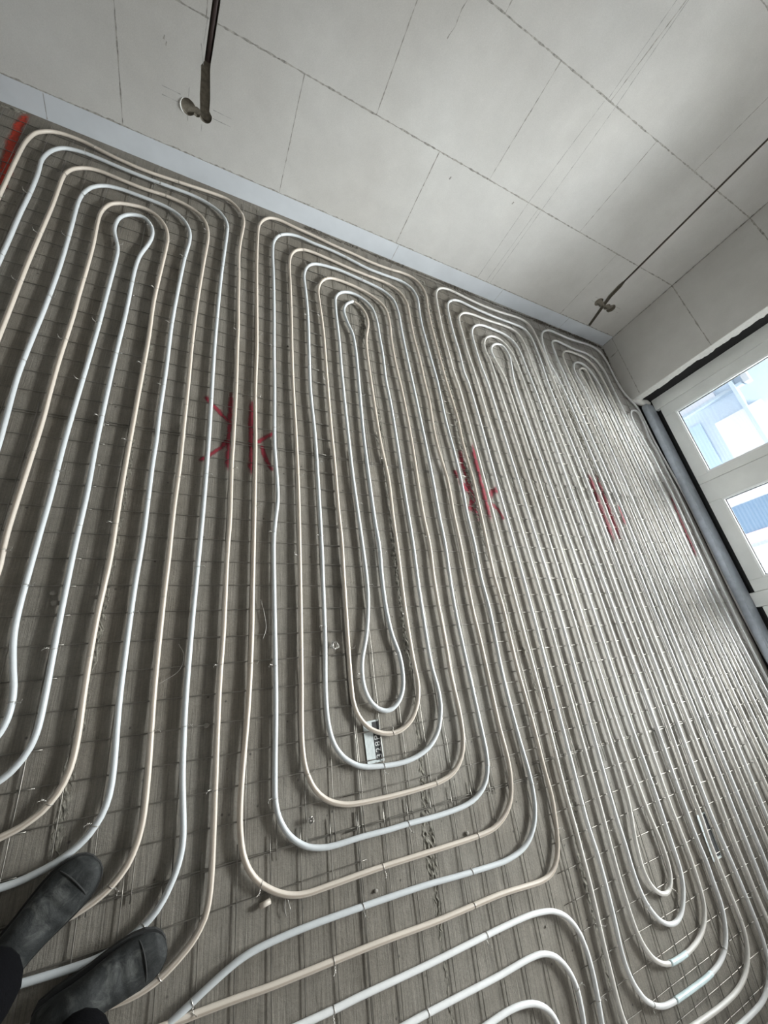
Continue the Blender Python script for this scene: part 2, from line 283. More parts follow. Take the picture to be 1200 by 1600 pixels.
# ---- pipe routes on the slab, millimetres
PIPES = {
 'z1': [
  ('b', '-932,1846 -934,2441 -936,2701 -934,2876 -929,2931 -922,2975 -915,3004 -903,3031 -892,3048 -877,3067 -862,3081 -846,3092 -833,3099 -815,3106 -776,3112 -736,3113 -696,3109 -579,3083 -495,3072 -415,3067 -346,3071 -58,3108 22,3115 56,3114 75,3109 92,3100 107,3088 124,3070 143,3047 156,3026 166,3003 173,2979 178,2940 178,2900 162,2706 157,2601 157,2521 161,2386 164,2151 169,1951 169,1791 171,1511 168,1196 165,1041 167,781 162,601 160,281 155,136 154,6 156,-414 154,-469 150,-503 142,-532 130,-553 111,-576 76,-603 38,-625 5,-636 -34,-642 -94,-640 -463,-606 -493,-603'),
  ('w', '-848,1481 -840,2076 -840,2316 -836,2511 -838,2671 -845,2786 -843,2820 -839,2850 -830,2889 -818,2922 -804,2948 -786,2971 -771,2983 -749,2994 -725,3001 -701,3005 -631,3006 -516,2998 -356,2996 -167,3004 -112,3000 -59,2987 -13,2967 8,2954 24,2942 37,2928 49,2912 62,2891 72,2863 79,2834 82,2805 65,2325 59,1985 57,1730 61,1135 58,770 53,540 49,345 47,70 50,-55 55,-160 69,-324 66,-363 56,-402 42,-434 28,-460 13,-480 -1,-493 -26,-509 -66,-527 -95,-536 -124,-541 -174,-542 -304,-537 -713,-514'),
  ('b', '-755,1012 -751,1607 -750,1982 -746,2202 -741,2457 -742,2702 -738,2751 -726,2794 -718,2812 -707,2829 -681,2858 -665,2870 -648,2880 -616,2890 -581,2892 -487,2885 -407,2882 -367,2884 -292,2893 -257,2894 -218,2891 -179,2883 -150,2874 -123,2862 -101,2850 -86,2838 -69,2819 -56,2799 -45,2776 -36,2748 -27,2699 -23,2624 -34,2365 -45,2050 -49,1770 -47,1465 -47,1175 -47,1010 -52,790 -52,580 -54,435 -53,110 -49,-15 -45,-150 -46,-245 -50,-280 -56,-309 -64,-333 -74,-355 -89,-375 -106,-392 -130,-409 -157,-422 -185,-432 -215,-438 -254,-444 -294,-446 -709,-446'),
  ('w', '-669,535 -644,964 -644,1014 -648,1129 -655,1344 -648,1594 -643,1724 -638,2019 -643,2319 -649,2529 -648,2574 -642,2633 -635,2662 -626,2691 -614,2718 -600,2738 -580,2760 -560,2775 -538,2786 -514,2792 -485,2797 -455,2798 -330,2796 -276,2790 -247,2782 -219,2771 -198,2758 -176,2739 -157,2716 -142,2690 -131,2662 -122,2629 -118,2599 -117,2564 -119,2509 -124,2454 -130,2385 -134,2315 -149,1860 -147,1530 -149,1265 -147,1135 -149,990 -147,670 -152,465 -152,215 -150,75 -141,-100 -141,-149 -143,-174 -148,-199 -156,-222 -165,-239 -179,-259 -201,-280 -225,-296 -252,-309 -290,-321 -324,-329 -409,-335 -753,-352'),
  ('b', '-577,86 -544,520 -544,554 -548,624 -549,679 -541,1144 -543,1274 -544,1449 -539,1734 -540,1869 -540,2224 -549,2464 -548,2514 -541,2563 -530,2601 -515,2632 -495,2654 -471,2671 -435,2686 -396,2697 -367,2699 -339,2693 -312,2681 -286,2659 -265,2631 -247,2596 -235,2558 -229,2518 -226,2479 -227,2414 -241,2019 -242,1924 -238,1729 -241,1329 -244,899 -243,734 -242,579 -251,359 -251,139 -247,4 -250,-66 -255,-95 -262,-119 -272,-141 -286,-162 -302,-180 -318,-192 -339,-205 -367,-216 -410,-228 -547,-254 -773,-296'),
  ('w', '-663,-304 -456,3 -437,37 -428,70 -426,115 -431,160 -444,218 -459,297 -465,371 -462,626 -458,811 -457,1066 -448,1406 -440,1701 -437,2001 -435,2171 -437,2266 -444,2310 -467,2397 -472,2431 -473,2461 -471,2496 -465,2530 -454,2558 -438,2582 -416,2602 -395,2613 -373,2617 -355,2613 -340,2603 -326,2584 -313,2558 -305,2529 -301,2490 -303,2450 -312,2396 -331,2318 -339,2279 -345,2219 -348,2144 -348,1804 -353,1549 -355,1059 -353,955 -351,840 -354,615 -353,360 -349,60 -352,20 -360,-14 -370,-37 -380,-53 -392,-69 -407,-82 -437,-100 -526,-144 -768,-263'),
 ],
 'z2': [
  ('w', '-251,-870 173,-679 238,-655 268,-648 297,-644 357,-640 462,-638 892,-650 1036,-660 1216,-670 1261,-671 1306,-668 1360,-659 1397,-646 1419,-633 1434,-621 1461,-592 1478,-562 1490,-529 1497,-495 1501,-451 1500,-386 1491,-286 1481,-126 1478,-6 1479,74 1491,328 1490,383 1484,498 1486,588 1492,718 1490,913 1501,1097 1503,1182 1501,1347 1491,1597 1494,1777 1496,1882 1496,1957 1487,2137 1478,2372 1474,2467 1475,2537 1481,2646 1492,2766 1491,2810 1480,2854 1466,2885 1443,2911 1427,2922 1410,2932 1377,2942 1343,2946 1143,2940 1083,2942 1039,2948 921,2973 823,2989 758,2995 648,2996 554,3005 519,3001 487,2991 460,2977 437,2959 416,2937 402,2917 389,2890 378,2857 370,2823 366,2783 364,2698 367,2523 368,2188 365,1813 365,1593 362,1203 365,1124 372,999 374,929 374,889 359,750 354,680 354,405 356,20 351,-190 351,-275 355,-304 363,-333 376,-360 392,-384 413,-406 437,-424 458,-436 477,-443 501,-449 525,-453 560,-455 655,-454 760,-457 850,-457 975,-460 1050,-459 1115,-455 1164,-446 1187,-438 1209,-427 1230,-413 1244,-399 1256,-384 1267,-362 1275,-339 1280,-315 1283,-285 1283,-245 1267,280 1267,365 1270,470 1284,699 1284,874 1289,1154 1288,1469 1279,2064 1277,2344 1281,2519 1274,2609 1270,2633 1263,2657 1255,2675 1244,2691 1231,2705 1216,2718 1195,2732 1173,2743 1130,2757 1091,2764 848,2794 788,2792 714,2782 685,2775 662,2767 645,2757 630,2745 613,2726 600,2706 590,2683 581,2655 572,2611 569,2566 574,2441 578,2261 577,2106 566,1666 567,1551 576,1291 577,1071 574,631 570,476 564,241 555,87 553,12 555,-58 565,-117 577,-150 592,-175 615,-201 643,-221 669,-235 703,-245 737,-250 792,-255 842,-257 882,-255 921,-249 959,-238 991,-224 1019,-204 1043,-179 1059,-154 1070,-126 1080,-93 1085,-64 1086,-39 1084,1 1072,80 1069,120 1069,435 1078,715 1079,1030 1083,1625 1076,1839 1084,2054 1082,2219 1082,2359 1074,2434 1067,2468 1059,2491 1047,2512 1031,2532 1005,2554 975,2571 942,2582 908,2585 879,2579 848,2565 825,2547 803,2520 792,2498 785,2480 779,2455 777,2431 774,2316 776,2066 773,1931 770,1766 770,1336 772,1071 783,741 788,546 787,466 783,406 774,337 761,268 751,229 727,154 720,109 719,70 726,25 739,-7 749,-23 759,-34 774,-47 786,-54 800,-59 813,-62 828,-61 841,-58 866,-43 886,-22 900,3 909,32 914,76 913,126 908,161 895,209 886,242 879,287 874,336 871,386 870,496 877,681 871,801 869,886 866,1231 867,1396 885,1991 884,2096 880,2155 872,2194 852,2261 842,2305 836,2340 835,2369 837,2389 842,2408 856,2440 876,2467 914,2500'),
  ('b', '914,2503 953,2480 967,2467 979,2452 989,2435 998,2412 1003,2393 1007,2368 1007,2333 1004,2298 980,2191 972,2137 967,2062 965,1952 966,1512 969,1357 973,1272 984,1138 987,1073 986,1003 981,853 980,763 980,678 973,353 976,168 978,123 984,43 983,14 979,-11 970,-44 954,-75 937,-99 915,-119 885,-136 852,-146 818,-147 784,-141 747,-126 719,-106 696,-80 679,-50 673,-31 668,-7 665,63 673,542 677,692 674,857 674,1137 671,1362 671,1732 673,2087 665,2327 660,2457 662,2492 666,2522 674,2555 687,2588 704,2618 723,2641 741,2657 758,2667 776,2673 801,2677 841,2679 886,2677 930,2673 975,2665 1009,2657 1042,2647 1070,2635 1096,2621 1121,2605 1139,2589 1155,2570 1167,2548 1175,2525 1180,2501 1185,2416 1184,2366 1176,2261 1173,2191 1173,2001 1183,1802 1188,1597 1188,1372 1177,1002 1176,862 1182,697 1171,518 1169,408 1171,183 1169,53 1179,-107 1179,-147 1177,-187 1173,-217 1167,-241 1158,-264 1146,-285 1130,-304 1112,-320 1090,-333 1068,-342 1019,-352 939,-357 799,-358 679,-354 639,-351 610,-347 581,-339 553,-328 528,-313 509,-297 493,-278 478,-253 468,-230 460,-202 455,-172 452,-137 451,-77 457,97 470,692 474,977 472,1287 467,1602 468,1882 472,2157 473,2477 472,2632 477,2707 482,2741 490,2770 501,2798 515,2824 530,2843 549,2860 570,2872 598,2882 617,2885 642,2886 732,2880 950,2858 1065,2854 1165,2854 1205,2851 1235,2846 1268,2836 1295,2824 1316,2810 1340,2786 1358,2757 1372,2720 1380,2681 1381,2641 1378,2546 1374,2356 1378,2236 1383,2121 1384,1911 1389,1771 1388,1716 1383,1642 1377,1517 1377,1392 1381,1322 1397,1158 1398,1108 1397,1048 1390,908 1390,693 1381,453 1379,343 1385,173 1387,-142 1388,-202 1395,-306 1395,-361 1391,-396 1385,-425 1376,-454 1366,-476 1351,-496 1330,-516 1301,-536 1274,-548 1250,-556 1221,-561 1141,-564 686,-556 546,-557 451,-557 427,-554 398,-547 365,-534 335,-517 307,-497 282,-472 268,-452 255,-425 246,-397 241,-368 237,-333 236,-283 238,-228 241,-178 257,36 265,266 266,416 270,1011 270,1181 266,1486 267,1606 271,1826 267,2201 264,2561 267,2796 271,2911 275,2946 282,2980 293,3013 306,3040 325,3069 342,3087 358,3097 376,3105 395,3109 419,3111 454,3108 538,3096 618,3091 673,3085 806,3066 961,3056 1090,3041 1145,3038 1210,3040 1280,3045 1383,3059 1428,3061 1453,3060 1477,3055 1496,3049 1517,3037 1540,3018 1558,2995 1571,2968 1580,2940 1586,2906 1588,2871 1587,2836 1580,2781 1573,2687 1568,2542 1569,2407 1573,2187 1579,1962 1597,1697 1599,1643 1598,1593 1592,1493 1591,1443 1602,1168 1598,998 1581,553 1582,489 1587,404 1589,319 1585,154 1584,49 1596,-191 1598,-291 1598,-406 1602,-496 1601,-530 1596,-565 1581,-644 1564,-695 1552,-717 1540,-733 1527,-747 1511,-758 1493,-767 1474,-772 1455,-775 1430,-776 1385,-774 1275,-765 1206,-761 921,-757 696,-747 326,-738 241,-733 121,-728 -269,-718 -289,-718'),
 ],
 'z3': [
  ('w', '14,-835 519,-849 609,-849 834,-853 1204,-853 1324,-856 1368,-860 1408,-866 1442,-873 1470,-883 1497,-896 1518,-910 1539,-930 1557,-954 1569,-976 1578,-1004 1584,-1033 1587,-1068 1587,-1108 1583,-1157 1569,-1256 1569,-1281 1572,-1300 1578,-1324 1591,-1351 1608,-1375 1629,-1397 1652,-1415 1678,-1430 1715,-1445 1753,-1457 1822,-1471 1946,-1483 2305,-1504 2470,-1507 2540,-1505 2575,-1501 2609,-1493 2637,-1484 2664,-1471 2689,-1454 2707,-1438 2722,-1418 2733,-1396 2742,-1373 2747,-1349 2752,-1294 2746,-1154 2738,-1040 2723,-890 2717,-786 2718,-676 2725,-446 2730,-216 2731,149 2733,394 2741,744 2747,1069 2746,1339 2733,1934 2730,2154 2730,2279 2733,2349 2747,2528 2751,2638 2749,2803 2743,2847 2735,2871 2727,2889 2714,2910 2701,2924 2685,2934 2667,2942 2643,2947 2603,2951 2523,2951 2403,2947 2238,2951 2084,2962 1970,2980 1950,2980 1931,2978 1907,2972 1885,2962 1863,2949 1844,2933 1827,2915 1815,2899 1804,2877 1796,2854 1790,2830 1786,2800 1779,2675 1776,2555 1777,2455 1781,2320 1774,2126 1777,2091 1790,1997 1795,1862 1798,1642 1798,1267 1800,672 1799,352 1794,77 1780,-518 1778,-658 1787,-762 1788,-812 1784,-957 1774,-1071 1773,-1111 1776,-1141 1783,-1170 1793,-1198 1808,-1224 1822,-1244 1844,-1265 1864,-1279 1890,-1293 1928,-1305 1977,-1312 2107,-1318 2252,-1320 2297,-1317 2342,-1312 2376,-1305 2404,-1296 2431,-1284 2456,-1267 2474,-1250 2492,-1227 2505,-1205 2517,-1178 2525,-1150 2529,-1125 2529,-1045 2532,-976 2525,-911 2521,-861 2518,-696 2524,-316 2524,-111 2520,278 2516,873 2515,1173 2518,1468 2524,2063 2522,2218 2512,2383 2510,2498 2508,2553 2501,2612 2494,2636 2487,2655 2469,2684 2446,2710 2418,2730 2386,2743 2357,2751 2323,2756 2158,2763 2129,2760 2105,2753 2083,2743 2058,2726 2035,2707 2016,2684 2002,2663 1990,2636 1981,2603 1976,2563 1972,2328 1975,2238 1991,2044 1995,1849 1998,1449 2005,854 2010,494 2009,259 1988,-335 1978,-675 1982,-775 1981,-875 1986,-930 1994,-969 2008,-1006 2029,-1040 2051,-1066 2078,-1087 2109,-1102 2143,-1109 2172,-1108 2205,-1098 2234,-1080 2263,-1052 2287,-1020 2301,-989 2309,-960 2313,-926 2314,-871 2317,-646 2306,-276 2307,-106 2316,319 2315,914 2312,1189 2304,1509 2295,1889 2295,2104 2299,2164 2304,2213 2342,2420 2345,2469 2342,2509 2336,2533 2327,2555 2315,2571 2301,2581 2283,2586 2260,2585 2236,2578 2215,2566 2192,2548 2175,2530 2162,2509 2152,2487 2147,2468 2145,2443 2153,2384'),
  ('b', '2152,2386 2187,2260 2198,2207 2204,2167 2207,2072 2209,1797 2208,1202 2202,607 2194,12 2195,-258 2206,-582 2213,-682 2223,-751 2236,-825 2239,-855 2238,-910 2234,-934 2228,-953 2213,-978 2196,-994 2174,-1004 2151,-1006 2127,-1000 2102,-986 2081,-966 2065,-941 2056,-918 2052,-899 2050,-879 2051,-854 2060,-785 2089,-669 2097,-620 2101,-530 2102,-355 2103,-170 2113,240 2115,500 2114,835 2107,1430 2097,2025 2097,2300 2093,2345 2079,2423 2077,2468 2083,2507 2092,2541 2109,2577 2130,2605 2154,2629 2183,2648 2215,2661 2244,2665 2269,2662 2296,2652 2321,2636 2346,2612 2364,2589 2380,2563 2390,2540 2398,2512 2404,2472 2411,2403 2416,2288 2415,1693 2416,1098 2425,503 2424,243 2414,-92 2404,-507 2403,-687 2406,-752 2416,-881 2417,-931 2413,-1031 2405,-1085 2397,-1109 2388,-1126 2376,-1142 2359,-1159 2339,-1174 2317,-1186 2294,-1195 2265,-1203 2226,-1210 2181,-1215 2126,-1216 2071,-1214 2037,-1210 2008,-1203 1985,-1193 1964,-1180 1942,-1161 1924,-1137 1909,-1111 1899,-1083 1892,-1059 1888,-1035 1882,-920 1881,-855 1893,-560 1896,-325 1905,270 1904,505 1898,865 1889,1459 1881,2054 1879,2164 1870,2359 1873,2564 1873,2649 1874,2684 1877,2714 1884,2743 1893,2766 1909,2791 1925,2810 1943,2826 1969,2841 2006,2854 2050,2861 2095,2862 2215,2859 2330,2867 2380,2870 2435,2871 2470,2870 2494,2867 2518,2860 2540,2849 2559,2835 2576,2817 2589,2796 2598,2773 2605,2744 2610,2709 2613,2640 2611,2495 2610,2405 2616,2235 2623,1900 2632,1305 2632,1030 2628,710 2624,365 2629,115 2636,-95 2638,-220 2636,-335 2631,-480 2622,-694 2625,-814 2618,-909 2624,-1073 2632,-1208 2631,-1258 2626,-1282 2617,-1305 2605,-1326 2589,-1346 2567,-1366 2542,-1382 2515,-1395 2482,-1406 2443,-1414 2399,-1419 2299,-1421 2189,-1417 1994,-1404 1904,-1400 1855,-1394 1811,-1386 1778,-1375 1747,-1358 1721,-1335 1704,-1312 1692,-1285 1683,-1251 1680,-1216 1680,-1171 1685,-1032 1695,-852 1695,-752 1696,-672 1691,-507 1696,-157 1692,438 1694,1033 1691,1628 1686,1903 1682,1973 1672,2072 1670,2222 1668,2517 1674,2652 1684,2816 1694,2916 1701,2950 1710,2979 1722,3005 1736,3026 1757,3047 1777,3062 1799,3073 1822,3080 1847,3084 1872,3085 1921,3081 2090,3057 2214,3048 2324,3047 2459,3055 2603,3072 2683,3074 2707,3071 2731,3065 2749,3057 2766,3046 2780,3033 2796,3014 2806,2998 2815,2975 2822,2931 2831,2796 2834,2681 2833,2561 2830,2436 2829,2331 2836,1966 2848,1371 2849,1086 2842,776 2831,422 2830,182 2839,-413 2840,-708 2838,-793 2831,-918 2833,-1008 2838,-1083 2841,-1178 2853,-1327 2854,-1382 2850,-1406 2842,-1430 2777,-1587 2553,-2138 2485,-2304'),
  ('w', '328,-967 773,-962 923,-964 1143,-969 1273,-968 1318,-970 1352,-974 1390,-986 1424,-1005 1453,-1033 1467,-1053 1476,-1070 1485,-1094 1490,-1123 1489,-1158 1485,-1192 1379,-1604'),
 ],
 'z4': [
  ('w', '2925,-1747 2935,-1152 2946,-557 2949,-272 2947,38 2945,333 2947,633 2949,963 2947,1228 2937,1823 2930,2063 2921,2238 2912,2337 2898,2416 2881,2494 2869,2578 2867,2643 2872,2718 2886,2827 2899,2890 2909,2919 2922,2946 2937,2971 2952,2991 2980,3020 3016,3046 3052,3063 3085,3072 3115,3075 3150,3074 3279,3064 3329,3062 3424,3067 3518,3076 3628,3089 3683,3090 3723,3089 3752,3085 3776,3078 3798,3068 3818,3054 3836,3037 3851,3017 3862,2995 3871,2967 3878,2932 3882,2893 3885,2788 3887,2703 3892,2638 3899,2589 3909,2545 3924,2508 3943,2473 3961,2450 4010,2399 4021,2383 4033,2362 4044,2334 4051,2305 4054,2275 4055,2240 4050,2055 4052,1935 4061,1836 4084,1647 4107,1474 4120,1339 4126,1215 4127,1055 4116,460 4115,320 4119,210 4143,-134 4175,-533'),
  ('w', '3045,-1766 3042,-1171 3039,-576 3039,19 3042,354 3048,614 3056,953 3057,1208 3051,1453 3039,1803 3022,2228 3020,2398 3023,2503 3016,2622 3015,2667 3028,2857 3037,2884 3044,2897 3057,2911 3072,2924 3084,2932 3098,2938 3116,2943 3141,2945 3176,2943 3299,2926 3379,2919 3424,2919 3519,2924 3563,2922 3602,2913 3639,2898 3668,2879 3688,2857 3709,2824 3727,2783 3740,2740 3748,2690 3750,2651 3749,2541 3753,2276 3764,1681 3769,1326 3769,1086 3762,491 3763,341 3766,221 3784,-104 3794,-283 3796,-398 3794,-468 3777,-698 3740,-1291 3725,-1541'),
  ('b', '3131,-1787 3138,-1192 3146,-597 3149,-297 3149,-2 3149,318 3154,593 3160,938 3161,1188 3158,1453 3150,1783 3130,2378 3119,2537 3116,2622 3120,2707 3124,2732 3130,2755 3141,2777 3156,2797 3173,2814 3194,2828 3216,2839 3244,2848 3274,2853 3303,2855 3418,2852 3472,2844 3496,2837 3519,2826 3539,2813 3558,2796 3576,2773 3591,2747 3606,2716 3618,2683 3627,2644 3636,2595 3644,2490 3652,2260 3658,1895 3665,1300 3666,1050 3663,705 3662,370 3668,111 3685,-309 3687,-484 3683,-1079 3681,-1529'),
  ('w', '3213,-1806 3231,-1211 3250,-617 3257,-327 3256,-22 3252,273 3252,573 3251,1168 3249,1763 3245,2133 3237,2358 3230,2428 3213,2511 3211,2560 3213,2590 3220,2619 3231,2647 3244,2668 3267,2694 3295,2714 3331,2729 3365,2735 3399,2731 3426,2721 3450,2704 3473,2678 3490,2648 3504,2611 3516,2567 3524,2518 3530,2458 3536,2368 3546,2094 3560,1499 3566,1159 3566,904 3564,509 3564,309 3569,54 3578,-286 3598,-881 3618,-1475 3622,-1590'),
  ('b', '3385,-1293 3375,-698 3365,-103 3359,237 3359,492 3363,877 3363,1087 3360,1332 3352,1681 3341,2021 3330,2276 3318,2431 3309,2480 3288,2556 3287,2575 3290,2593 3296,2606 3307,2622 3325,2639 3341,2651 3353,2658 3367,2663 3380,2664 3393,2661 3400,2657 3410,2648 3419,2628 3423,2604 3424,2549 3439,1954 3455,1360 3458,1090 3459,765 3461,170 3465,-185 3472,-425 3501,-1020 3528,-1614 3531,-1679'),
  ('w', '3997,-1420 3952,-827 3922,-433 3904,-234 3886,-35 3875,105 3869,240 3868,360 3874,594 3895,954 3905,1139 3909,1264 3907,1368 3899,1548 3896,1663 3892,1723 3887,1763 3870,1861 3859,1966 3840,2058 3838,2093 3842,2138 3849,2182 3858,2210 3874,2235 3895,2255 3929,2275 3962,2285 3976,2287 3990,2286 4002,2281 4011,2273 4017,2262 4020,2249 4021,2200 4015,2140 3997,2016 3992,1957 3994,1912 4005,1833 4008,1793 4020,1363 4020,1258 4017,1148 4000,768 3986,414 3985,294 3986,174 3991,44 4013,-421 4037,-1015 4047,-1260'),
  ('w', '623,-1085 1123,-1063 1173,-1064 1217,-1069 1247,-1075 1271,-1082 1293,-1092 1310,-1102 1326,-1114 1340,-1128 1351,-1144 1359,-1162 1366,-1200 1401,-1564'),
 ],
}

# ------------------------------------------------------------------ the room
XR, YB, XL, YF, ZT = 4.0, 3.22, -3.2, -3.6, 3.05        # right wall face, back wall face, left, front, ceiling
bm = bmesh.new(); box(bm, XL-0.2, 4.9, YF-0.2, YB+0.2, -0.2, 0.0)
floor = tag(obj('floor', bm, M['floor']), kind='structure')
bm = bmesh.new(); box(bm, XL-0.2, 4.4, YF-0.2, YB+0.2, ZT, ZT+0.2)
tag(obj('ceiling', bm, M['ceiling']), kind='structure')
bm = bmesh.new(); box(bm, XL-0.2, XL, YF-0.2, YB+0.2, 0, ZT)
tag(obj('wall_left', bm, M['plain']), kind='structure')
bm = bmesh.new()      # wall behind the camera, with an added opening for the fill light
box(bm, XL, 1.1, YF-0.2, YF, 0, ZT); box(bm, 3.3, 4.4, YF-0.2, YF, 0, ZT); box(bm, 1.1, 3.3, YF-0.2, YF, 0, 0.9); box(bm, 1.1, 3.3, YF-0.2, YF, 2.4, ZT)
tag(obj('wall_front', bm, M['plain']), kind='structure')

# back wall of big blocks, with the chased cable channels and drilled box holes cut into it
bm = bmesh.new(); box(bm, XL, 4.4, YB, YB+0.2, 0.13, ZT)
wall = obj('wall_back', bm, M['block']); tag(wall, kind='structure')
cutters = []
def cut_poly(pts):
    b = bmesh.new(); lo = [b.verts.new((x, YB-0.05, z)) for x, z in pts]; hi = [b.verts.new((x, YB+0.032, z)) for x, z in pts]
    b.faces.new(lo); b.faces.new(hi[::-1]); n = len(pts)
    for i in range(n): b.faces.new((lo[i], hi[i], hi[(i+1) % n], lo[(i+1) % n]))
    bmesh.ops.recalc_face_normals(b, faces=b.faces)
    me = bpy.data.meshes.new('cut'); b.to_mesh(me); b.free(); o = bpy.data.objects.new('cut', me); COL.objects.link(o); cutters.append(o)
def cut_disc(x, z, r, sx=1.0):
    cut_poly([(x + r*sx*cos(2*pi*k/20)*(1+RND.uniform(-.04, .04)), z + r*sin(2*pi*k/20)*(1+RND.uniform(-.04, .04))) for k in range(20)])
def cut_slot(path):      # (x, z, width)
    L = [(x-w/2+RND.uniform(-.0015, .0015), z) for x, z, w in path]; R_ = [(x+w/2+RND.uniform(-.0015, .0015), z) for x, z, w in path]
    cut_poly(L + R_[::-1])
cut_slot([(-0.098, 0.37, 0.050), (-0.101, 0.45, 0.054), (-0.104, 0.52, 0.050), (-0.106, 0.575, 0.046), (-0.099, 0.60, 0.032), (-0.076, 0.84, 0.034), (-0.055, 1.3, 0.034), (-0.03, 2.5, 0.034)])
cut_disc(-0.186, 0.367, 0.040); cut_disc(-0.140, 0.362, 0.024); cut_disc(-0.093, 0.362, 0.035)
cut_slot([(3.603, 0.125, 0.034), (3.565, 0.25, 0.036), (3.53, 0.36, 0.044), (3.50, 0.46, 0.050), (3.492, 0.57, 0.052), (3.490, 0.62, 0.022), (3.467, 1.75, 0.020), (3.455, 2.5, 0.020)])
cut_disc(3.447, 0.372, 0.041); cut_disc(3.500, 0.366, 0.030); cut_disc(3.580, 0.364, 0.032); cut_disc(3.640, 0.366, 0.042)
for c in cutters:
    md = wall.modifiers.new('b', 'BOOLEAN'); md.operation = 'DIFFERENCE'; md.solver = 'EXACT'; md.object = c
dg = bpy.context.evaluated_depsgraph_get(); me2 = bpy.data.meshes.new_from_object(wall.evaluated_get(dg))
wall.modifiers.clear(); wall.data = me2
for c in cutters: bpy.data.objects.remove(c)
bm = bmesh.new(); bm.from_mesh(me2)
for f in bm.faces:
    c = f.calc_center_median()
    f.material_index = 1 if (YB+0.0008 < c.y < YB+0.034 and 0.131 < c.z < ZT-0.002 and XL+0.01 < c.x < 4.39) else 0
J = YB-0.0004
def vj(x, z0, z1, dx=0.0): ribbon(bm, [(x, z0), (x+dx, z1)], 0.0045, 'XZ', J, 0.35, 2)
for z, xa, xb in ((0.767, -0.083, 3.488), (1.412, -0.051, 3.472), (2.05, -0.040, 3.460)):       # bed joints, broken by the cable channels
    for x0, x1 in ((XL, xa-0.019), (xa+0.019, xb-0.013), (xb+0.013, XR)): ribbon(bm, [(x0, z), ((x0+x1)/2, z+0.0015), (x1, z)], 0.0075, 'XZ', J, 0.28, 2)
ribbon(bm, [(XL, 0.132), (4.0, 0.131)], 0.010, 'XZ', J, 0.4, 2)
for x in (-1.44, -0.524, 0.389, 1.306, 3.17): vj(x, 0.135, 0.765, 0.003)
for x in (-1.0, -0.116, 0.842, 1.733, 2.685): vj(x, 0.77, 1.41, 0.01)
for x in (-0.6, 0.35, 1.31, 2.19, 3.16): vj(x, 1.415, 2.05, 0.03)
for x in (-1.0, 0.84, 1.76, 2.68): vj(x, 2.05, ZT-0.01)
# thin scored / chalk lines running up the wall
for pts in ([(2.121, 0.14), (2.116, 0.776), (2.151, 1.40)], [(2.219, 0.14), (2.222, 0.76)], [(2.264, 0.14), (2.253, 0.76), (2.248, 1.40), (2.236, 1.60), (2.223, 1.85), (2.20, 2.5)], [(2.165, 1.42), (2.15, 2.5)]):
    ribbon(bm, pts, 0.0036, 'XZ', J, 0.3, 3)
ribbon(bm, [(1.07, 1.21), (1.085, 1.27), (1.083, 1.33), (1.10, 1.40)], 0.005, 'XZ', J, 0.6, 2)
for zz in (0.408, 0.368):
    ribbon(bm, [(-0.319, zz), (-0.225, zz)], 0.0035, 'XZ', J, 0.3, 3); ribbon(bm, [(-0.055, zz), (0.045, zz)], 0.0035, 'XZ', J, 0.3, 3)
    ribbon(bm, [(3.36, zz-0.01), (3.41, zz-0.01)], 0.0035, 'XZ', J, 0.3, 3); ribbon(bm, [(3.68, zz-0.01), (3.76, zz-0.01)], 0.0035, 'XZ', J, 0.3, 3)
for pts in ([(-0.186, 0.41), (-0.183, 0.46)], [(-0.186, 0.30), (-0.187, 0.325)], [(-0.112, 0.28), (-0.111, 0.315)], [(-0.135, 0.66), (-0.118, 0.58)], [(-0.11, 0.77), (-0.123, 0.66)]):
    ribbon(bm, pts, 0.003, 'XZ', J, 0.3, 3)
for x, z in ((-0.30, 0.58), (-0.31, 0.60), (0.60, 0.13), (1.46, 0.66), (2.0, 0.71)):       # small nicks and dots
    ribbon(bm, [(x, z), (x+0.006, z+0.018)], 0.006, 'XZ', J, 0.3, 2)
me2.materials.clear()
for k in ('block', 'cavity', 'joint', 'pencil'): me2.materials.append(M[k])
bm.to_mesh(me2); bm.free()
bm = bmesh.new(); tube(bm, [(-0.099, YB+0.016, 0.60), (-0.088, YB+0.014, 0.72), (-0.076, YB+0.013, 0.84), (-0.055, YB+0.014, 1.3), (-0.03, YB+0.014, 2.5)], 0.012, 10)
tag(obj('cable_conduit', bm, M['conduit'], None), 'dark conduit buried in the wall channel above the left box holes', 'conduit')
bm = bmesh.new(); tube(bm, [(3.490, YB+0.014, 0.62), (3.467, YB+0.014, 1.75), (3.455, YB+0.014, 2.5)], 0.007, 8)
tag(obj('cable_conduit', bm, M['conduit'], None), 'thin dark conduit in the wall channel near the room corner', 'conduit')
bm = bmesh.new()      # pale chip of plaster left on the rim of the left hole
tube(bm, [(-0.186+0.042*cos(a), YB-0.001, 0.367+0.042*sin(a)) for a in [pi*(0.72+0.09*i) for i in range(8)]], [0.001, 0.003, 0.0045, 0.005, 0.005, 0.0045, 0.003, 0.001], 6)
obj('plaster_rim', bm, M['plaster'], wall)

# pale base course along the foot of the back and right wall
bm = bmesh.new(); box(bm, XL, 4.35, YB-0.004, YB+0.2, 0.0, 0.129)
for x in (-0.9, 1.33, 2.42, 3.30):
    ribbon(bm, [(x, 0.004), (x+0.004, 0.127)], 0.003, 'XZ', YB-0.0044, 0.3, 1)
tag(obj('baseboard_back', bm, M['strip'], mats=[M['strip'], M['joint']]), kind='structure')

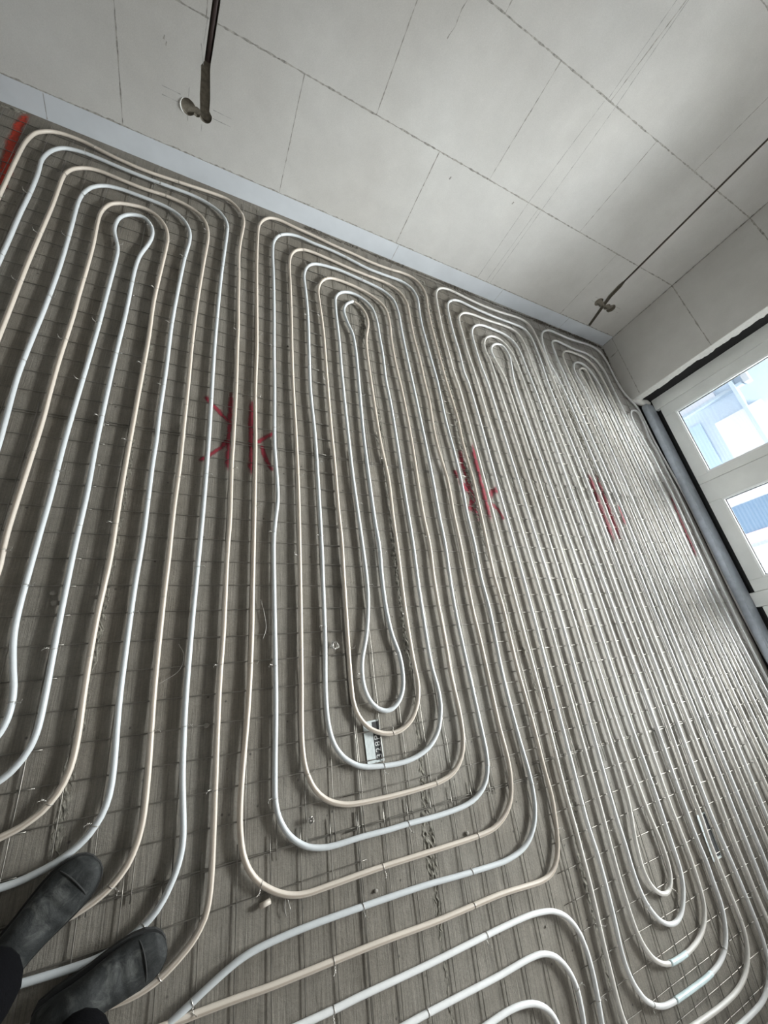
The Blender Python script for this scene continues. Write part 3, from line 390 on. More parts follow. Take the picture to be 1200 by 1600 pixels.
# right wall: pier by the corner, lintel, far pier
YJ, YJ2, ZH = 2.42, -0.96, 2.75
bm = bmesh.new()
box(bm, XR, 4.40, YJ, YB-0.004, 0, ZT); box(bm, XR, 4.40, YF, YJ2, 0, ZT); box(bm, XR, 4.40, YJ2, YJ, ZH, ZT)
for f in bm.faces:
    c = f.calc_center_median(); f.material_index = 2 if abs(c.y-YJ) < 1e-4 and c.z < ZH else 0
ribbon(bm, [(YJ+0.02, 0.116), (YB-0.005, 0.114)], 0.006, 'YZ', XR-0.0004, 0.35, 1)
ribbon(bm, [(YJ, 0.776), (2.8, 0.772), (YB-0.005, 0.768)], 0.0085, 'YZ', XR-0.0004, 0.3, 1)
ribbon(bm, [(YJ, 1.415), (YB-0.005, 1.412)], 0.0085, 'YZ', XR-0.0004, 0.3, 1)
ribbon(bm, [(YB-0.008, 0.0), (YB-0.008, 2.8)], 0.008, 'YZ', XR-0.0005, 0.4, 1)
ribbon(bm, [(3.02, 0.02), (3.03, 0.11)], 0.010, 'YZ', XR-0.0004, 0.4, 1)
for z in (0.767, 1.412): ribbon(bm, [(YF, z), (YJ2, z)], 0.008, 'YZ', XR-0.0004, 0.3, 1)
tag(obj('wall_right', bm, M['block'], mats=[M['block'], M['joint'], M['black']]), kind='structure')
# plaster return on the window reveal with its torn edge
bm = bmesh.new(); prev = None; z = 0.0
while z < ZH:
    d = 0.088 + 0.010*sin(z*7.3) + RND.uniform(-0.009, 0.009) + (0.012 if 0.62 < z < 0.74 else 0)
    if 0.78 < z < 0.85: d += RND.uniform(-0.02, 0.02)
    th = 0.007
    ring = [bm.verts.new(p) for p in ((XR-0.002, YJ-th+0.002, z), (XR+0.010, YJ-th, z), (XR+d, YJ-th*RND.uniform(.5, 1.1), z), (XR+d, YJ+0.001, z), (XR-0.002, YJ+0.001, z))]
    if prev:
        for i in range(5): bm.faces.new((prev[i], prev[(i+1) % 5], ring[(i+1) % 5], ring[i]))
    else: bm.faces.new(ring[::-1])
    prev = ring; z += RND.uniform(0.018, 0.034)
bm.faces.new(prev)
tag(obj('trim_1', bm, M['plaster']), kind='structure')

# window: outer frame, three sashes, beads, gaskets, panes
XW = 4.22
win = empty('window_1', (XW, 0.2, 0.1)); tag(win, kind='structure')
def wobj(name, bm, mat, parent=win, **k):
    o = obj(name, bm, mat, parent, **k)
    o.matrix_parent_inverse = Matrix.Translation((-XW, -0.2, -0.1)); return o
bm = bmesh.new(); ft = ZH-0.01
box(bm, XW, XW+0.09, 2.29, 2.415, 0.088, ft, bev=0.004)
for y0, y1 in ((0.27, 0.385), (-0.95, -0.835)): box(bm, XW, XW+0.09, y0, y1, 0.088, ft, bev=0.004)
box(bm, XW, XW+0.09, -0.835, 2.29, ft-0.11, ft, bev=0.004)
box(bm, XW+0.045, XW+0.09, -0.835, 2.29, 0.07, 0.135, 1)
wobj('window_frame', bm, M['alu'], mats=[M['alu'], M['rubber']])
def sash(y0, y1, g0, g1, z0, zg0, zg1, z1, beadw=0.016):
    bm = bmesh.new(); xf, xb = XW+0.006, XW+0.07
    box(bm, xf, xb, y0, g0-beadw, z0, z1, bev=0.004); box(bm, xf, xb, g1+beadw, y1, z0, z1, bev=0.004)
    box(bm, xf+0.0004, xb, g0-beadw, g1+beadw, z0, zg0-beadw, bev=0.003); box(bm, xf+0.0004, xb, g0-beadw, g1+beadw, zg1+beadw, z1, bev=0.003)
    s = wobj('sash', bm, M['alu'])
    def ring(name, a, mat, x0, x1):
        b = bmesh.new()
        box(b, x0, x1, g0-a, g0, zg0-a, zg1+a); box(b, x0, x1, g1, g1+a, zg0-a, zg1+a)
        box(b, x0, x1, g0, g1, zg0-a, zg0); box(b, x0, x1, g0, g1, zg1, zg1+a)
        o = obj(name, b, mat, s); return o
    ring('glazing_bead', beadw, M['bead'], xf+0.004, xf+0.03)
    ring('gasket', -0.004, M['rubber'], xf+0.024, xf+0.032) if False else None
    b = bmesh.new(); t = 0.005; x0, x1 = xf+0.022, xf+0.031
    box(b, x0, x1, g0, g0+t, zg0, zg1); box(b, x0, x1, g1-t, g1, zg0, zg1); box(b, x0, x1, g0+t, g1-t, zg0, zg0+t); box(b, x0, x1, g0+t, g1-t, zg1-t, zg1)
    obj('gasket', b, M['rubber'], s)
    b = bmesh.new(); box(b, xf+0.026, xf+0.030, g0+t, g1-t, zg0+t, zg1-t); obj('pane', b, M['glass'], s)
    return s
for a in ((1.395, 2.288, 1.487, 2.160), (0.387, 1.392, 0.500, 1.188), (-0.833, 0.268, -0.72, 0.155)):
    sash(a[0], a[1], a[2], a[3], 0.126, 0.245, 2.50, 2.632)
# sill bar in front of the window and a black base that paints the shade under it
bm = bmesh.new(); prof = [(4.104, 0.030), (4.110, 0.074), (4.1125, 0.0785), (4.117, 0.081), (4.226, 0.087), (4.226, 0.030)]
prev = None
stations = [(-0.95, 1.0), (2.30, 1.0), (2.335, 0.97), (2.36, 0.88), (2.375, 0.74), (2.383, 0.5), (2.386, 0.3)]
for y, s in stations:
    ring = [bm.verts.new((4.226-(4.226-x)*s, y, 0.030+(zz-0.030)*(0.35+0.65*s))) for x, zz in prof]
    if prev:
        for i in range(len(prof)): bm.faces.new((prev[i], ring[i], ring[(i+1) % len(prof)], prev[(i+1) % len(prof)]))
    else: bm.faces.new(ring)
    prev = ring
bm.faces.new(prev[::-1]); bmesh.ops.recalc_face_normals(bm, faces=bm.faces)
tag(obj('trim_2', bm, M['sill']), kind='structure')
bm = bmesh.new(); box(bm, 4.135, 4.40, YJ2, YJ, 0.0, 0.0298); box(bm, 4.2262, 4.40, YJ2, YJ, 0.0298, 0.086)
tag(obj('trim_3', bm, M['black']), kind='structure')
bm = bmesh.new(); blob = [(4.0, 2.40), (4.06, 2.415), (4.13, 2.40), (4.22, 2.39)]
tube(bm, [(3.99, 2.425, 0.02), (4.04, 2.42, 0.03), (4.10, 2.405, 0.045), (4.17, 2.40, 0.055), (4.22, 2.40, 0.05)], [0.012, 0.028, 0.034, 0.036, 0.03], 8)
tag(obj('trim_4', bm, M['plaster'], smooth=True), kind='structure')

# crumbly mortar ridges where the slab panels meet, and dirt along the wall foot
def ridge(name, pts, w, hgt, mat, seed, parent=floor):
    r = random.Random(seed); bm = bmesh.new(); P = catmull([(x, y, 0) for x, y in pts], 0.012); rows = []; N = len(P)
    env = 1.0
    for i, p in enumerate(P):
        t = P[min(i+1, N-1)] - P[max(i-1, 0)]; t.normalize(); nn = Vector((-t.y, t.x, 0))
        env = min(1.3, max(0.25, env + r.uniform(-0.22, 0.22))); off = r.uniform(-0.2, 0.2)*w
        row = []
        for k in range(9):
            u = k/8*2-1; hh = max(0, (1-u*u))*hgt*env*r.uniform(0.0, 1.0) if 0 < k < 8 else -0.0015
            if 0 < k < 8 and r.random() < 0.25: hh = -0.001
            q = p + nn*(u*w*0.5*env + off*0.3 + r.uniform(-.002, .002)) + t*r.uniform(-.003, .003); row.append(bm.verts.new((q.x, q.y, hh)))
        rows.append(row)
    for a, b in zip(rows[:-1], rows[1:]):
        for k in range(8): bm.faces.new((a[k], b[k], b[k+1], a[k+1]))
    bmesh.ops.recalc_face_normals(bm, faces=bm.faces)
    return obj(name, bm, mat, parent)
ridge('mortar_ridge', [(0.975, 2.6), (0.975, 2.3), (0.985, 1.68), (0.975, 0.53), (0.968, -0.03), (0.945, -0.5), (0.93, -1.3)], 0.050, 0.006, M['rubble'], 1)
ridge('mortar_ridge', [(1.60, 3.1), (1.605, 2.2), (1.615, 1.5), (1.590, 0.7), (1.66, 0.2), (1.735, -0.43), (1.69, -1.0), (1.70, -1.5)], 0.060, 0.006, M['rubble'], 2)
ridge('mortar_ridge', [(2.93, 2.3), (2.94, 1.65), (2.975, 0.9), (2.985, 0.2), (3.00, -0.4), (2.99, -0.9)], 0.050, 0.006, M['rubble'], 3)
ridge('mortar_ridge', [(-0.236, 1.8), (-0.236, 1.28), (-0.245, 0.29), (-0.255, -0.10), (-0.26, -0.5)], 0.030, 0.002, M['rubble'], 4)
ridge('mortar_ridge', [(0.60, 3.185), (1.5, 3.188), (2.6, 3.18), (3.6, 3.185), (3.95, 3.17)], 0.050, 0.010, M['rubble_dark'], 5)
ridge('mortar_ridge', [(3.965, 3.15), (3.955, 2.9), (3.965, 2.6), (3.98, 2.45)], 0.05, 0.008, M['rubble_dark'], 6)
ridge('mortar_ridge', [(-1.25, 3.19), (-1.08, 3.18), (-0.98, 3.20)], 0.07, 0.02, M['rubble'], 7)

# red spray-painted marks on the slab
def paint(name, strokes, w, mat, label):
    bm = bmesh.new()
    for k, s in enumerate(strokes): ribbon(bm, s, w*RND.uniform(0.85, 1.15), 'XY', 0.0008+0.0002*k, 0.12, 0, 0.03)
    o = obj(name, bm, mat, floor); o['label'] = label
paint('paint_mark', [[(0.030, 1.440), (0.074, 1.386), (0.103, 1.351), (0.150, 1.300)], [(0.026, 1.053), (0.077, 1.107), (0.119, 1.148), (0.152, 1.205)], [(0.151, 1.505), (0.149, 1.368), (0.149, 1.213), (0.152, 1.017)],
    [(0.252, 1.476), (0.251, 1.285), (0.255, 1.008)], [(0.262, 1.21), (0.295, 1.216), (0.328, 1.253), (0.368, 1.286)], [(0.303, 1.202), (0.315, 1.144), (0.336, 1.092), (0.358, 1.050)]], 0.034, M['red'], 'faded red paint strokes')
paint('paint_mark', [[(1.57, 1.40), (1.57, 1.231), (1.583, 1.04), (1.582, 0.87)], [(1.693, 1.47), (1.682, 1.165), (1.684, 1.048), (1.679, 0.89)], [(1.49, 1.16), (1.529, 1.121), (1.59, 1.05), (1.535, 0.94)],
    [(1.70, 1.055), (1.76, 1.10), (1.83, 1.135)], [(1.71, 1.02), (1.767, 0.979), (1.79, 0.90)], [(1.485, 1.227), (1.493, 1.165)]], 0.050, M['red'], 'dark red paint strokes')
paint('paint_mark', [[(2.842, 1.40), (2.832, 1.069), (2.836, 0.80)], [(2.936, 1.40), (2.923, 1.057), (2.919, 0.82)], [(3.085, 1.14), (3.062, 1.03), (3.05, 0.96)]], 0.062, M['red'], 'two red paint strokes')
paint('paint_mark', [[(3.925, 1.34), (3.90, 1.028), (3.875, 0.72)]], 0.055, M['red'], 'single red paint stroke')
paint('paint_mark', [[(-0.985, 3.21), (-0.995, 3.05), (-0.985, 2.85), (-0.965, 2.62), (-0.95, 2.45)]], 0.058, M['orange'], 'orange red paint stroke')

# ------------------------------------------------------------------ welded wire mesh sheets
def mesh_sheet(x0, x1, y0, y1, px, py, seed, label, lift=0.0, rot=0.0, cross=-9.0):
    r = random.Random(seed); bm = bmesh.new(); R_ = 0.0018
    cx, cy = (x0+x1)/2, (y0+y1)/2
    def T(x, y):
        dx, dy = x-cx, y-cy; return (cx + dx*cos(rot) - dy*sin(rot), cy + dx*sin(rot) + dy*cos(rot))
    xs = [px + 0.1035*k for k in range(-60, 80) if x0 <= px + 0.1035*k <= x1]
    ys = [py + 0.1*k for k in range(-60, 80) if y0 <= py + 0.1*k <= y1]
    hz = {}
    def z(i, j):
        if (i, j) not in hz: hz[(i, j)] = r.uniform(0, 0.0018)
        return 0.0034 + lift + hz[(i, j)]
    for j, y in enumerate(ys):
        if y < cross: continue
        jx = r.uniform(-.002, .002)
        pts = [(x0, y+jx, z(-1, j))] + [(x, y+jx+r.uniform(-.0012, .0012), z(i, j)) for i, x in enumerate(xs)] + [(x1, y+jx, z(99, j))]
        tube(bm, [(*T(p[0], p[1]), p[2]) for p in pts], R_, 6)
    for i, x in enumerate(xs):
        jx = r.uniform(-.002, .002)
        pts = [(x+jx, y0, z(i, -1)+0.0030)] + [(x+jx+r.uniform(-.0012, .0012), y, z(i, j)+0.0030) for j, y in enumerate(ys)] + [(x+jx, y1, z(i, 99)+0.0030)]
        tube(bm, [(*T(p[0], p[1]), p[2]) for p in pts], R_, 6)
    return tag(obj('wire_mesh_sheet', bm, M['wire']), label, 'wire mesh', 'welded wire mesh sheets under the pipes')
cols = [(-2.35, -1.28, 0.20, 0.05, 'left of the leftmost pipes'), (-1.32, -0.33, 0.236, 0.08, 'under the leftmost pipe loops'), (-0.37, 0.68, 0.236, 0.08, 'under pipes right of the boots'),
        (0.60, 1.62, 0.240, 0.075, 'under the middle pipe loop'), (1.55, 2.56, 0.262, 0.025, 'under the third pipe loop'), (2.50, 3.42, 0.225, 0.028, 'under the window-side loop'), (3.38, 4.08, 0.25, 0.035, 'along the window sill')]
rows = [(-2.3, -0.38, 'near the feet'), (-0.45, 1.24, 'in the middle of the floor'), (1.16, 3.15, 'by the back wall')]
for ci, (x0, x1, px, py, cl) in enumerate(cols):
    for ri, (y0, y1, rl) in enumerate(rows):
        if ci == 0 and ri == 0: continue
        y1_ = min(y1, 2.44) if False else y1
        mesh_sheet(x0, min(x1, 3.97) if (ci == 6 and ri == 2) else x1, y0, y1_, px+0.02*ri, py+(0.0 if ri == 1 else (0.012 if ri == 2 else -0.008)), 100+ci*10+ri,
                   'wire mesh sheet %s, %s' % (cl, rl), 0.0 if (ci+ri) % 2 == 0 else 0.0006, RND.uniform(-0.004, 0.004), (-0.60 if ci == 2 else -0.5 if ci == 3 else -9.0))

# ------------------------------------------------------------------ heating pipes
PR, PZ = 0.0095, 0.0200
def tie_mesh(v):
    r = random.Random(v); bm = bmesh.new(); R_ = PR+0.0009
    tube(bm, [(RND.uniform(-.0005, .0005)+0.0004*i, R_*cos(a), R_*sin(a)) for i, a in enumerate([-0.6+i*(pi+1.2)/14 for i in range(15)])], 0.0011, 5)
    if v % 4 != 3:
        s = 1 if v % 2 else -1; tw = []
        for i in range(9): tw.append((0.002*sin(i*2.2), s*(R_*0.9+0.0018*i), 0.002+0.0012*i+0.001*cos(i*2.2) + (0.004 if v % 3 == 0 else 0)*i/8))
        tube(bm, tw, 0.0012, 5)
        tube(bm, [(0.001, s*(R_*0.9+0.012), 0.010), (0.006, s*(R_+0.017), 0.013+0.003*(v % 3)), (0.009, s*(R_+0.016), 0.018)], 0.0008, 4)
    me = bpy.data.meshes.new('wire_tie'); bm.to_mesh(me); bm.free(); me.materials.append(M['tie']); return me
TIES = [tie_mesh(v) for v in range(6)]
INFO = {
 'z1': ('heating_pipe', 'six nested heating pipe bends at the far left beside the boots', 'pipe', 0.47),
 'z2': ('heating_pipe', 'heating pipe loop with rounded turns in the middle, second from the left', 'pipe', 0.53),
 'z3': ('heating_pipe', 'heating pipe loop third from the left, its round end near the lower right corner', 'pipe', 0.60),
 'z4': ('heating_pipe', 'closely spaced heating pipe loop nearest the window, its bends in the room corner', 'pipe', 0.52)}
for z in ('z1', 'z2', 'z3', 'z4'):
    nm, lb, ct, sp = INFO[z]
    root = empty(nm, (0, 0, 0)); tag(root, lb, ct, 'floor heating pipe loops tied to the wire mesh')
    for ri, (cc, s) in enumerate(PIPES[z]):
        knots = [(int(a)/1000.0, int(b)/1000.0, 0.0) for a, b in (q.split(',') for q in s.split())]
        P = catmull(knots, 0.014); P = [Vector((p.x, p.y, PZ)) for p in P]
        bm = bmesh.new(); uvl = bm.loops.layers.uv.verify(); tube(bm, P, PR, 12, uvl)
        run = obj('pipe_run', bm, M[('white_pipe' if cc == 'w' else 'beige_pipe') if z in ('z1', 'z2') else ('lit_white_pipe' if cc == 'w' else 'lit_beige_pipe')], root)
        run['label'] = ('bluish white pipe' if cc == 'w' else 'beige pipe with a thin brown line') if z in ('z1', 'z2') else ('white pipe, window light in its colour' if cc == 'w' else 'beige pipe with a thin line, window light in its colour')
        acc = 0.0; nxt = 0.35 + RND.uniform(0, 0.2)
        for a, b in zip(P[:-1], P[1:]):
            acc += (b-a).length
            if acc > nxt:
                nxt = acc + sp*RND.uniform(0.72, 1.28)
                if not (-1.15 < b.x < 4.2 and b.y > -1.35 - 0*b.x and (b.y > -0.75 or b.x > -0.5)): continue
                t = (b-a).normalized()
                o = bpy.data.objects.new('wire_tie', RND.choice(TIES)); COL.objects.link(o); o.parent = run
                o.matrix_local = Matrix.Translation(b) @ Matrix.Rotation(math.atan2(t.y, t.x) + RND.uniform(-.15, .15), 4, 'Z')
        if z == 'z3':       # pale tape wrapped round two of the lower bends
            for (cx, cy, rr_) in ((2.14, -1.325, 0.15), (2.10, -1.215, 0.075)):
                seg = [p for p in P if abs(p.x-cx) < rr_ and abs(p.y-cy) < 0.03]
                if len(seg) > 4:
                    runs_ = [[seg[0]]]
                    for p in seg[1:]:
                        if (p-runs_[-1][-1]).length < 0.03: runs_[-1].append(p)
                        else: runs_.append([p])
                    best = max(runs_, key=len); b2_ = bmesh.new(); tube(b2_, best, PR+0.0012, 12)
                    obj('tape_sleeve', b2_, M['sleeve'], run)['label'] = 'pale blue tape wrap'

# ------------------------------------------------------------------ person: the feet and legs of whoever looks down
person = empty('person', (-0.24, -0.56, 0)); tag(person, 'person standing at the lower left in black trousers and dusty dark work shoes', 'person')
def pchild(o): o.parent = person; o.matrix_parent_inverse = Matrix.Translation((0.24, 0.56, 0)); return o
def shoe(toe, ang, ws, name='shoe'):
    root = bpy.data.objects.new(name, None); COL.objects.link(root)
    # heel at x=0, toe at x=0.285 (local)
    secs = [(0.000, 0.024, 0.045, 0.016), (0.012, 0.036, 0.066, 0.010), (0.045, 0.041, 0.092, 0.010), (0.085, 0.040, 0.098, 0.010), (0.120, 0.042, 0.088, 0.010),
            (0.150, 0.046, 0.072, 0.010), (0.185, 0.050, 0.060, 0.010), (0.215, 0.051, 0.054, 0.010), (0.245, 0.047, 0.049, 0.010), (0.268, 0.037, 0.042, 0.010), (0.281, 0.024, 0.034, 0.012), (0.287, 0.008, 0.024, 0.015)]
    secs = [(a, b*ws, c, d) for a, b, c, d in secs]
    bm = bmesh.new(); rows = []; N = 20
    S = []
    for i in range(len(secs)-1):
        a, b = secs[i], secs[i+1]
        for k in range(3): S.append(tuple(a[q]+(b[q]-a[q])*k/3 for q in range(4)))
    S.append(secs[-1])
    for (x, hw, h, z0) in S:
        row = []
        bow = 0.006*sin(pi*min(1, x/0.285))
        wr = 0.0022*sin(x*260) if 0.165 < x < 0.225 else 0
        for k in range(N):
            a = 2*pi*k/N; cy, cz = cos(a), sin(a)
            y = hw*(abs(cy)**0.75)*(1 if cy > 0 else -1); zz = (h-z0)*(0.5+0.5*(abs(cz)**0.8)*(1 if cz > 0 else -1))
            taper = 1.0 - 0.30*max(0, zz/(h-z0)-0.45)
            row.append(bm.verts.new((x, y*taper+bow, z0+zz+(wr if cz > 0.2 else 0))))
        rows.append(row)
    for a, b in zip(rows[:-1], rows[1:]):
        for k in range(N): bm.faces.new((a[k], b[k], b[(k+1) % N], a[(k+1) % N])).smooth = True
    bm.faces.new(rows[0]); bm.faces.new(rows[-1][::-1]); bmesh.ops.recalc_face_normals(bm, faces=bm.faces)
    up = obj('shoe_upper', bm, M['shoe'], root, smooth=True)
    md = up.modifiers.new('s', 'SUBSURF'); md.levels = 1; md.render_levels = 2
    bm = bmesh.new(); out = []
    for sgn in (1, -1):
        seq = [(x, hw) for x, hw, h, z0 in S]
        if sgn < 0: seq = seq[::-1]
        out += [(x, sgn*(hw+0.004)+0.006*sin(pi*min(1, x/0.285))) for x, hw in seq]
    lo = [bm.verts.new((x, y, 0.0)) for x, y in out]; hi = [bm.verts.new((x, y, 0.017)) for x, y in out]
    bm.faces.new(lo[::-1]); bm.faces.new(hi)
    for i in range(len(out)): bm.faces.new((lo[i], lo[(i+1) % len(out)], hi[(i+1) % len(out)], hi[i]))
    bmesh.ops.recalc_face_normals(bm, faces=bm.faces); obj('sole', bm, M['sole'], root)
    bm = bmesh.new(); x = 0.238      # toe cap seam
    tube(bm, [(x-0.012*abs(u)**2, 0.047*ws*sin(u*1.35)*0.98+0.004, 0.012+0.0405*max(0, cos(u*1.35))**0.55) for u in [-1+i/10 for i in range(21)]], 0.0022, 6)
    obj('toe_seam', bm, M['sole'], root)
    root.location = (toe[0]-0.285*cos(ang), toe[1]-0.285*sin(ang), 0.030); root.rotation_euler = (0, 0, ang)
    root.parent = person; root.matrix_parent_inverse = Matrix.Translation((0.24, 0.56, 0)); return root
shoe((-0.152, -0.318), math.radians(45), 1.17); shoe((0.043, -0.552), math.radians(15), 1.14)
# trousers: one continuous cloth surface (two legs joined at the waist)
me = bpy.data.meshes.new('trousers')
A = (-0.315, -0.475); B = (-0.125, -0.635); H = (-0.27, -0.60)
V = [(H[0], H[1], 0.96), (H[0], H[1], 0.86), (-0.33, -0.515, 0.74), (-0.345, -0.50, 0.48), (A[0]-0.005, A[1], 0.25), (A[0], A[1], 0.125), (-0.21, -0.685, 0.74), (-0.185, -0.66, 0.48), (B[0]-0.005, B[1]-0.005, 0.25), (B[0], B[1], 0.125)]
E_ = [(0, 1), (1, 2), (2, 3), (3, 4), (4, 5), (1, 6), (6, 7), (7, 8), (8, 9)]
me.from_pydata(V, E_, []); tr = bpy.data.objects.new('trousers', me); COL.objects.link(tr)
md = tr.modifiers.new('skin', 'SKIN'); rr = [0.15, 0.145, 0.088, 0.072, 0.078, 0.084, 0.088, 0.080, 0.078, 0.084]
for i, v in enumerate(me.skin_vertices[0].data): v.radius = (rr[i], rr[i]); v.use_root = (i == 0)
sb = tr.modifiers.new('sub', 'SUBSURF'); sb.levels = 2; sb.render_levels = 2
me.materials.append(M['trouser']); dg = bpy.context.evaluated_depsgraph_get(); dg.update()
m3 = bpy.data.meshes.new_from_object(tr.evaluated_get(dg)); tr.modifiers.clear(); tr.data = m3; m3.materials.clear(); m3.materials.append(M['trouser'])
for p in m3.polygons: p.use_smooth = True
pchild(tr)

# ------------------------------------------------------------------ small things on the slab
def plate(x, y, rz, ln, wd, label, text=True):
    root = empty('steel_tag', (x, y, 0.0), rz); tag(root, label, 'metal tag')
    bm = bmesh.new(); box(bm, -wd/2, wd/2, -ln/2, ln/2, 0.0005, 0.0022)
    for s in (-1, 1): box(bm, s*wd/2-0.0012, s*wd/2+0.0012, -ln/2, ln/2, 0.0005, 0.004)
    box(bm, wd*0.02, wd*0.5, -ln/2, -ln/2+0.003, 0.0022, 0.0045)
    obj('plate', bm, M['steel'], root)
    bm = bmesh.new(); box(bm, wd*0.05, wd*0.46, -ln*0.45, ln*0.46, 0.0022, 0.0030); fld = obj('dark_field', bm, M['tagblack'], root)
    if text:
        cu = bpy.data.curves.new('stamped_code', 'FONT'); cu.body = '328P'; cu.size = wd*0.48; cu.extrude = 0.0004; cu.space_character = 1.25
        cu.align_x = 'CENTER'; cu.align_y = 'CENTER'; to = bpy.data.objects.new('tmp', cu); COL.objects.link(to)
        dg = bpy.context.evaluated_depsgraph_get(); dg.update(); mt = bpy.data.meshes.new_from_object(to.evaluated_get(dg)); bpy.data.objects.remove(to)
        mt.materials.clear(); mt.materials.append(M['letter']); lo = bpy.data.objects.new('stamped_code', mt); COL.objects.link(lo); lo.parent = root
        lo.matrix_local = Matrix.Translation((wd*0.255, -0.022, 0.0036)) @ Matrix.Rotation(pi/2, 4, 'Z')
    return root
plate(0.748, -0.165, 0.04, 0.150, 0.072, 'small zinc tag with black field and pale 328P under the middle loop')
plate(2.655, -0.905, 0.02, 0.20, 0.085, 'pale zinc tag lying between pipes of the third loop near the right edge', False)

def clump(x, y, r0, seed, label):
    r = random.Random(seed); bm = bmesh.new()
    for _ in range(7):
        a0 = r.uniform(0, 6.28); tl = r.uniform(-.7, .7); rr_ = r0*r.uniform(0.5, 1.0); c = (r.uniform(-.3, .3)*r0, r.uniform(-.3, .3)*r0, 0.012+r.uniform(0, .006))
        pts = [(c[0]+rr_*cos(a0+t*.55)*(1-.03*t), c[1]+rr_*sin(a0+t*.55), c[2]+0.009*sin(t*.55+tl)) for t in range(10)]
        tube(bm, pts, 0.0015, 6)
    o = obj('wire_clump', bm, M['tie']); o.location = (x, y, 0.004); tag(o, label, 'wire scrap')
clump(0.606, 0.214, 0.019, 3, 'shiny tangled clump of tie wire beside a white pipe of the middle loop')
clump(0.473, -0.365, 0.009, 5, 'tiny shiny knot of tie wire inside the lower bends of the middle loop')
def loose(pts, label, r=0.0013):
    bm = bmesh.new(); tube(bm, catmull(pts, 0.006), r, 5); tag(obj('loose_wire', bm, M['tie']), label, 'wire scrap')
loose([(0.385, -0.60, 0.010), (0.380, -0.575, 0.012), (0.386, -0.55, 0.010), (0.40, -0.59, 0.010)][::-1], 'short curled wire scrap on the raked slab below the beige bend')
loose([(0.30, 0.42, 0.011), (0.315, 0.36, 0.013), (0.322, 0.30, 0.012), (0.31, 0.26, 0.011)], 'thin curved wire scrap between two straight pipes at centre left')
loose([(-0.04, 0.13, 0.011), (0.02, 0.17, 0.014), (0.03, 0.22, 0.014), (0.01, 0.26, 0.011)], 'thin curved wire scrap between pipes of the leftmost loop')
bm = bmesh.new(); tube(bm, [(0.302, -0.552, 0.012), (0.335, -0.546, 0.012)], 0.0085, 10); tag(obj('pipe_offcut', bm, M['beige_pipe']), 'short beige pipe offcut beside the lower bend of the middle loop', 'pipe offcut')

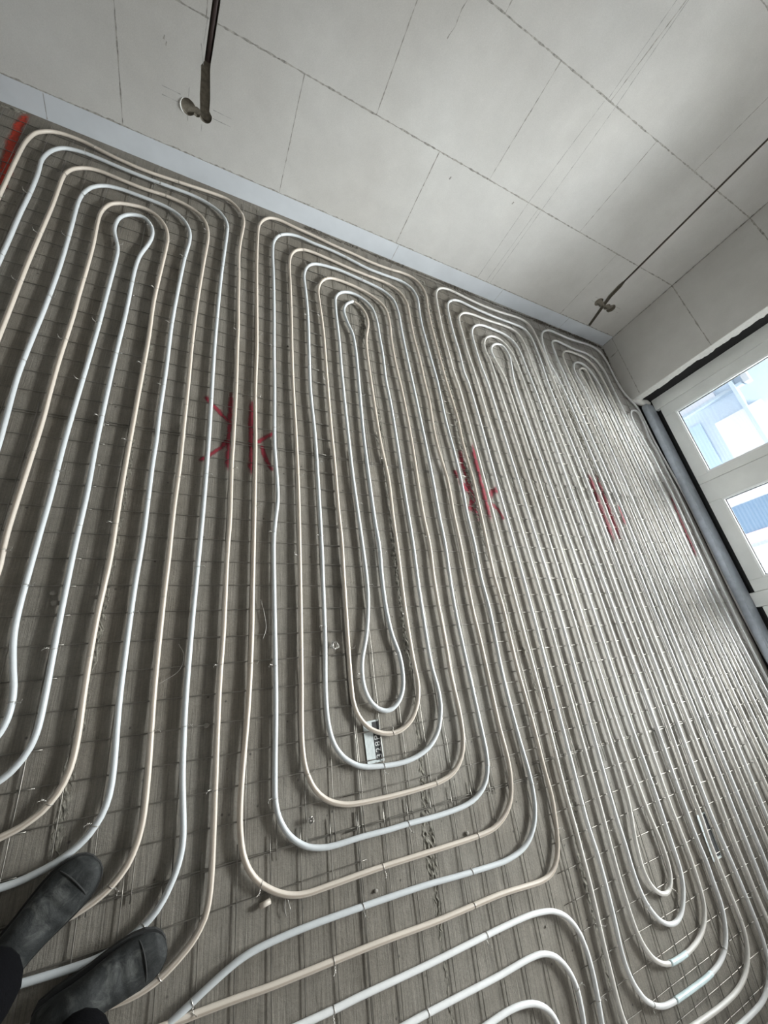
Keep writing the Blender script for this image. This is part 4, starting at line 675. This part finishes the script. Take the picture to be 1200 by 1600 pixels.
def stone(x, y, s, seed, label):
    r = random.Random(seed); bm = bmesh.new(); bmesh.ops.create_icosphere(bm, subdivisions=2, radius=s)
    for v in bm.verts:
        k = 1 + r.uniform(-.18, .18); v.co = Vector((v.co.x*k*1.25, v.co.y*k, v.co.z*k*0.7))
    o = obj('stone', bm, M['stone'], smooth=True); o.location = (x, y, s*0.6); tag(o, label, 'stone')
import itertools
stone(-0.378, 0.42, 0.011, 1, 'roundish grey stone on the slab between pipes at centre left')
stone(-0.39, 0.455, 0.009, 2, 'smaller grey stone just behind the roundish stone at centre left')
for i, (x, y, w) in enumerate(((-0.26, 0.44, 'at centre left, right of the roundish stone'), (-0.55, 0.62, 'near the left edge of the leftmost pipes'), (0.12, -0.02, 'right of the straight pipes above the boots'), (0.70, -0.62, 'on the raked slab below the middle loop'),
        (1.12, -0.55, 'near the crumbly seam under the middle loop'), (1.42, -0.92, 'inside the arched bends at the bottom'), (1.05, 1.75, 'inside the upper turn of the middle loop'), (0.88, 2.12, 'near the top of the middle loop'),
        (2.21, 1.42, 'between pipes of the third loop'), (2.88, 1.95, 'near the bends of the window-side loop'), (3.41, 1.98, 'dark against pale pipes near the window'), (0.45, 1.92, 'left of the middle loop near its upper bends'))):
    r = random.Random(i+50); s_ = r.uniform(0.004, 0.008); bm = bmesh.new(); bmesh.ops.create_icosphere(bm, subdivisions=2, radius=s_)
    for v in bm.verts: k = 1 + r.uniform(-.2, .2); v.co = Vector((v.co.x*k*1.2, v.co.y*k, v.co.z*k*0.7))
    o = obj('pebble', bm, M['rubble_dark' if i in (8, 10, 7, 11) else 'stone'], smooth=True); o.location = (x, y, s_*0.6); tag(o, 'tiny mortar pebble ' + w, 'pebble', 'mortar pebbles on the slab')

# ------------------------------------------------------------------ outside the window
bm = bmesh.new(); box(bm, 4.95, 30, -14, 22, -4.2, -4.0)
tag(obj('courtyard_ground', bm, simple('pale_paving', (0.62, 0.63, 0.66), 0.9)), kind='structure')
fac = empty('building', (12.3, 3.5, -4.0)); tag(fac, 'pale blurred building facade seen through the window panes', 'building')
def fobj(name, y0, y1, x0, c, z0=-4.0, z1=6.0):
    bm = bmesh.new(); box(bm, x0, 12.6, y0, y1, z0, z1); o = obj(name, bm, simple(name+'_paint', c, 0.9, var=0.03), fac); o.matrix_parent_inverse = Matrix.Translation((-12.3, -3.5, 4.0)); return o
fobj('wall', -12, 20, 12.3, (0.62, 0.71, 0.82))
fobj('facade_panel', 2.44, 3.16, 12.2, (0.20, 0.30, 0.43)); fobj('facade_panel', 2.20, 2.44, 12.18, (0.80, 0.58, 0.66)); fobj('facade_panel', 3.16, 3.95, 12.22, (0.80, 0.80, 0.84), -4.0, -1.6)
fobj('facade_panel', 0.9, 2.1, 12.24, (0.72, 0.78, 0.90)); fobj('facade_panel', 4.25, 5.35, 12.2, (0.90, 0.91, 0.92), -1.9, -0.9); fobj('facade_panel', 5.92, 6.0, 12.15, (0.50, 0.58, 0.66), -3.2, -1.0)
fobj('facade_panel', 6.0, 9.0, 12.2, (0.78, 0.79, 0.86), -4, -1.6); fobj('ledge', 2.0, 9.0, 12.1, (0.56, 0.64, 0.72), -1.22, -1.14)
fobj('facade_frame', 5.9, 6.75, 12.1, (0.55, 0.57, 0.60), -0.95, -0.83); fobj('facade_frame', 6.63, 6.75, 12.1, (0.55, 0.57, 0.60), -0.83, 0.4)
fobj('facade_panel', 4.3, 5.6, 12.25, (0.48, 0.62, 0.78), -3.4, -2.2)
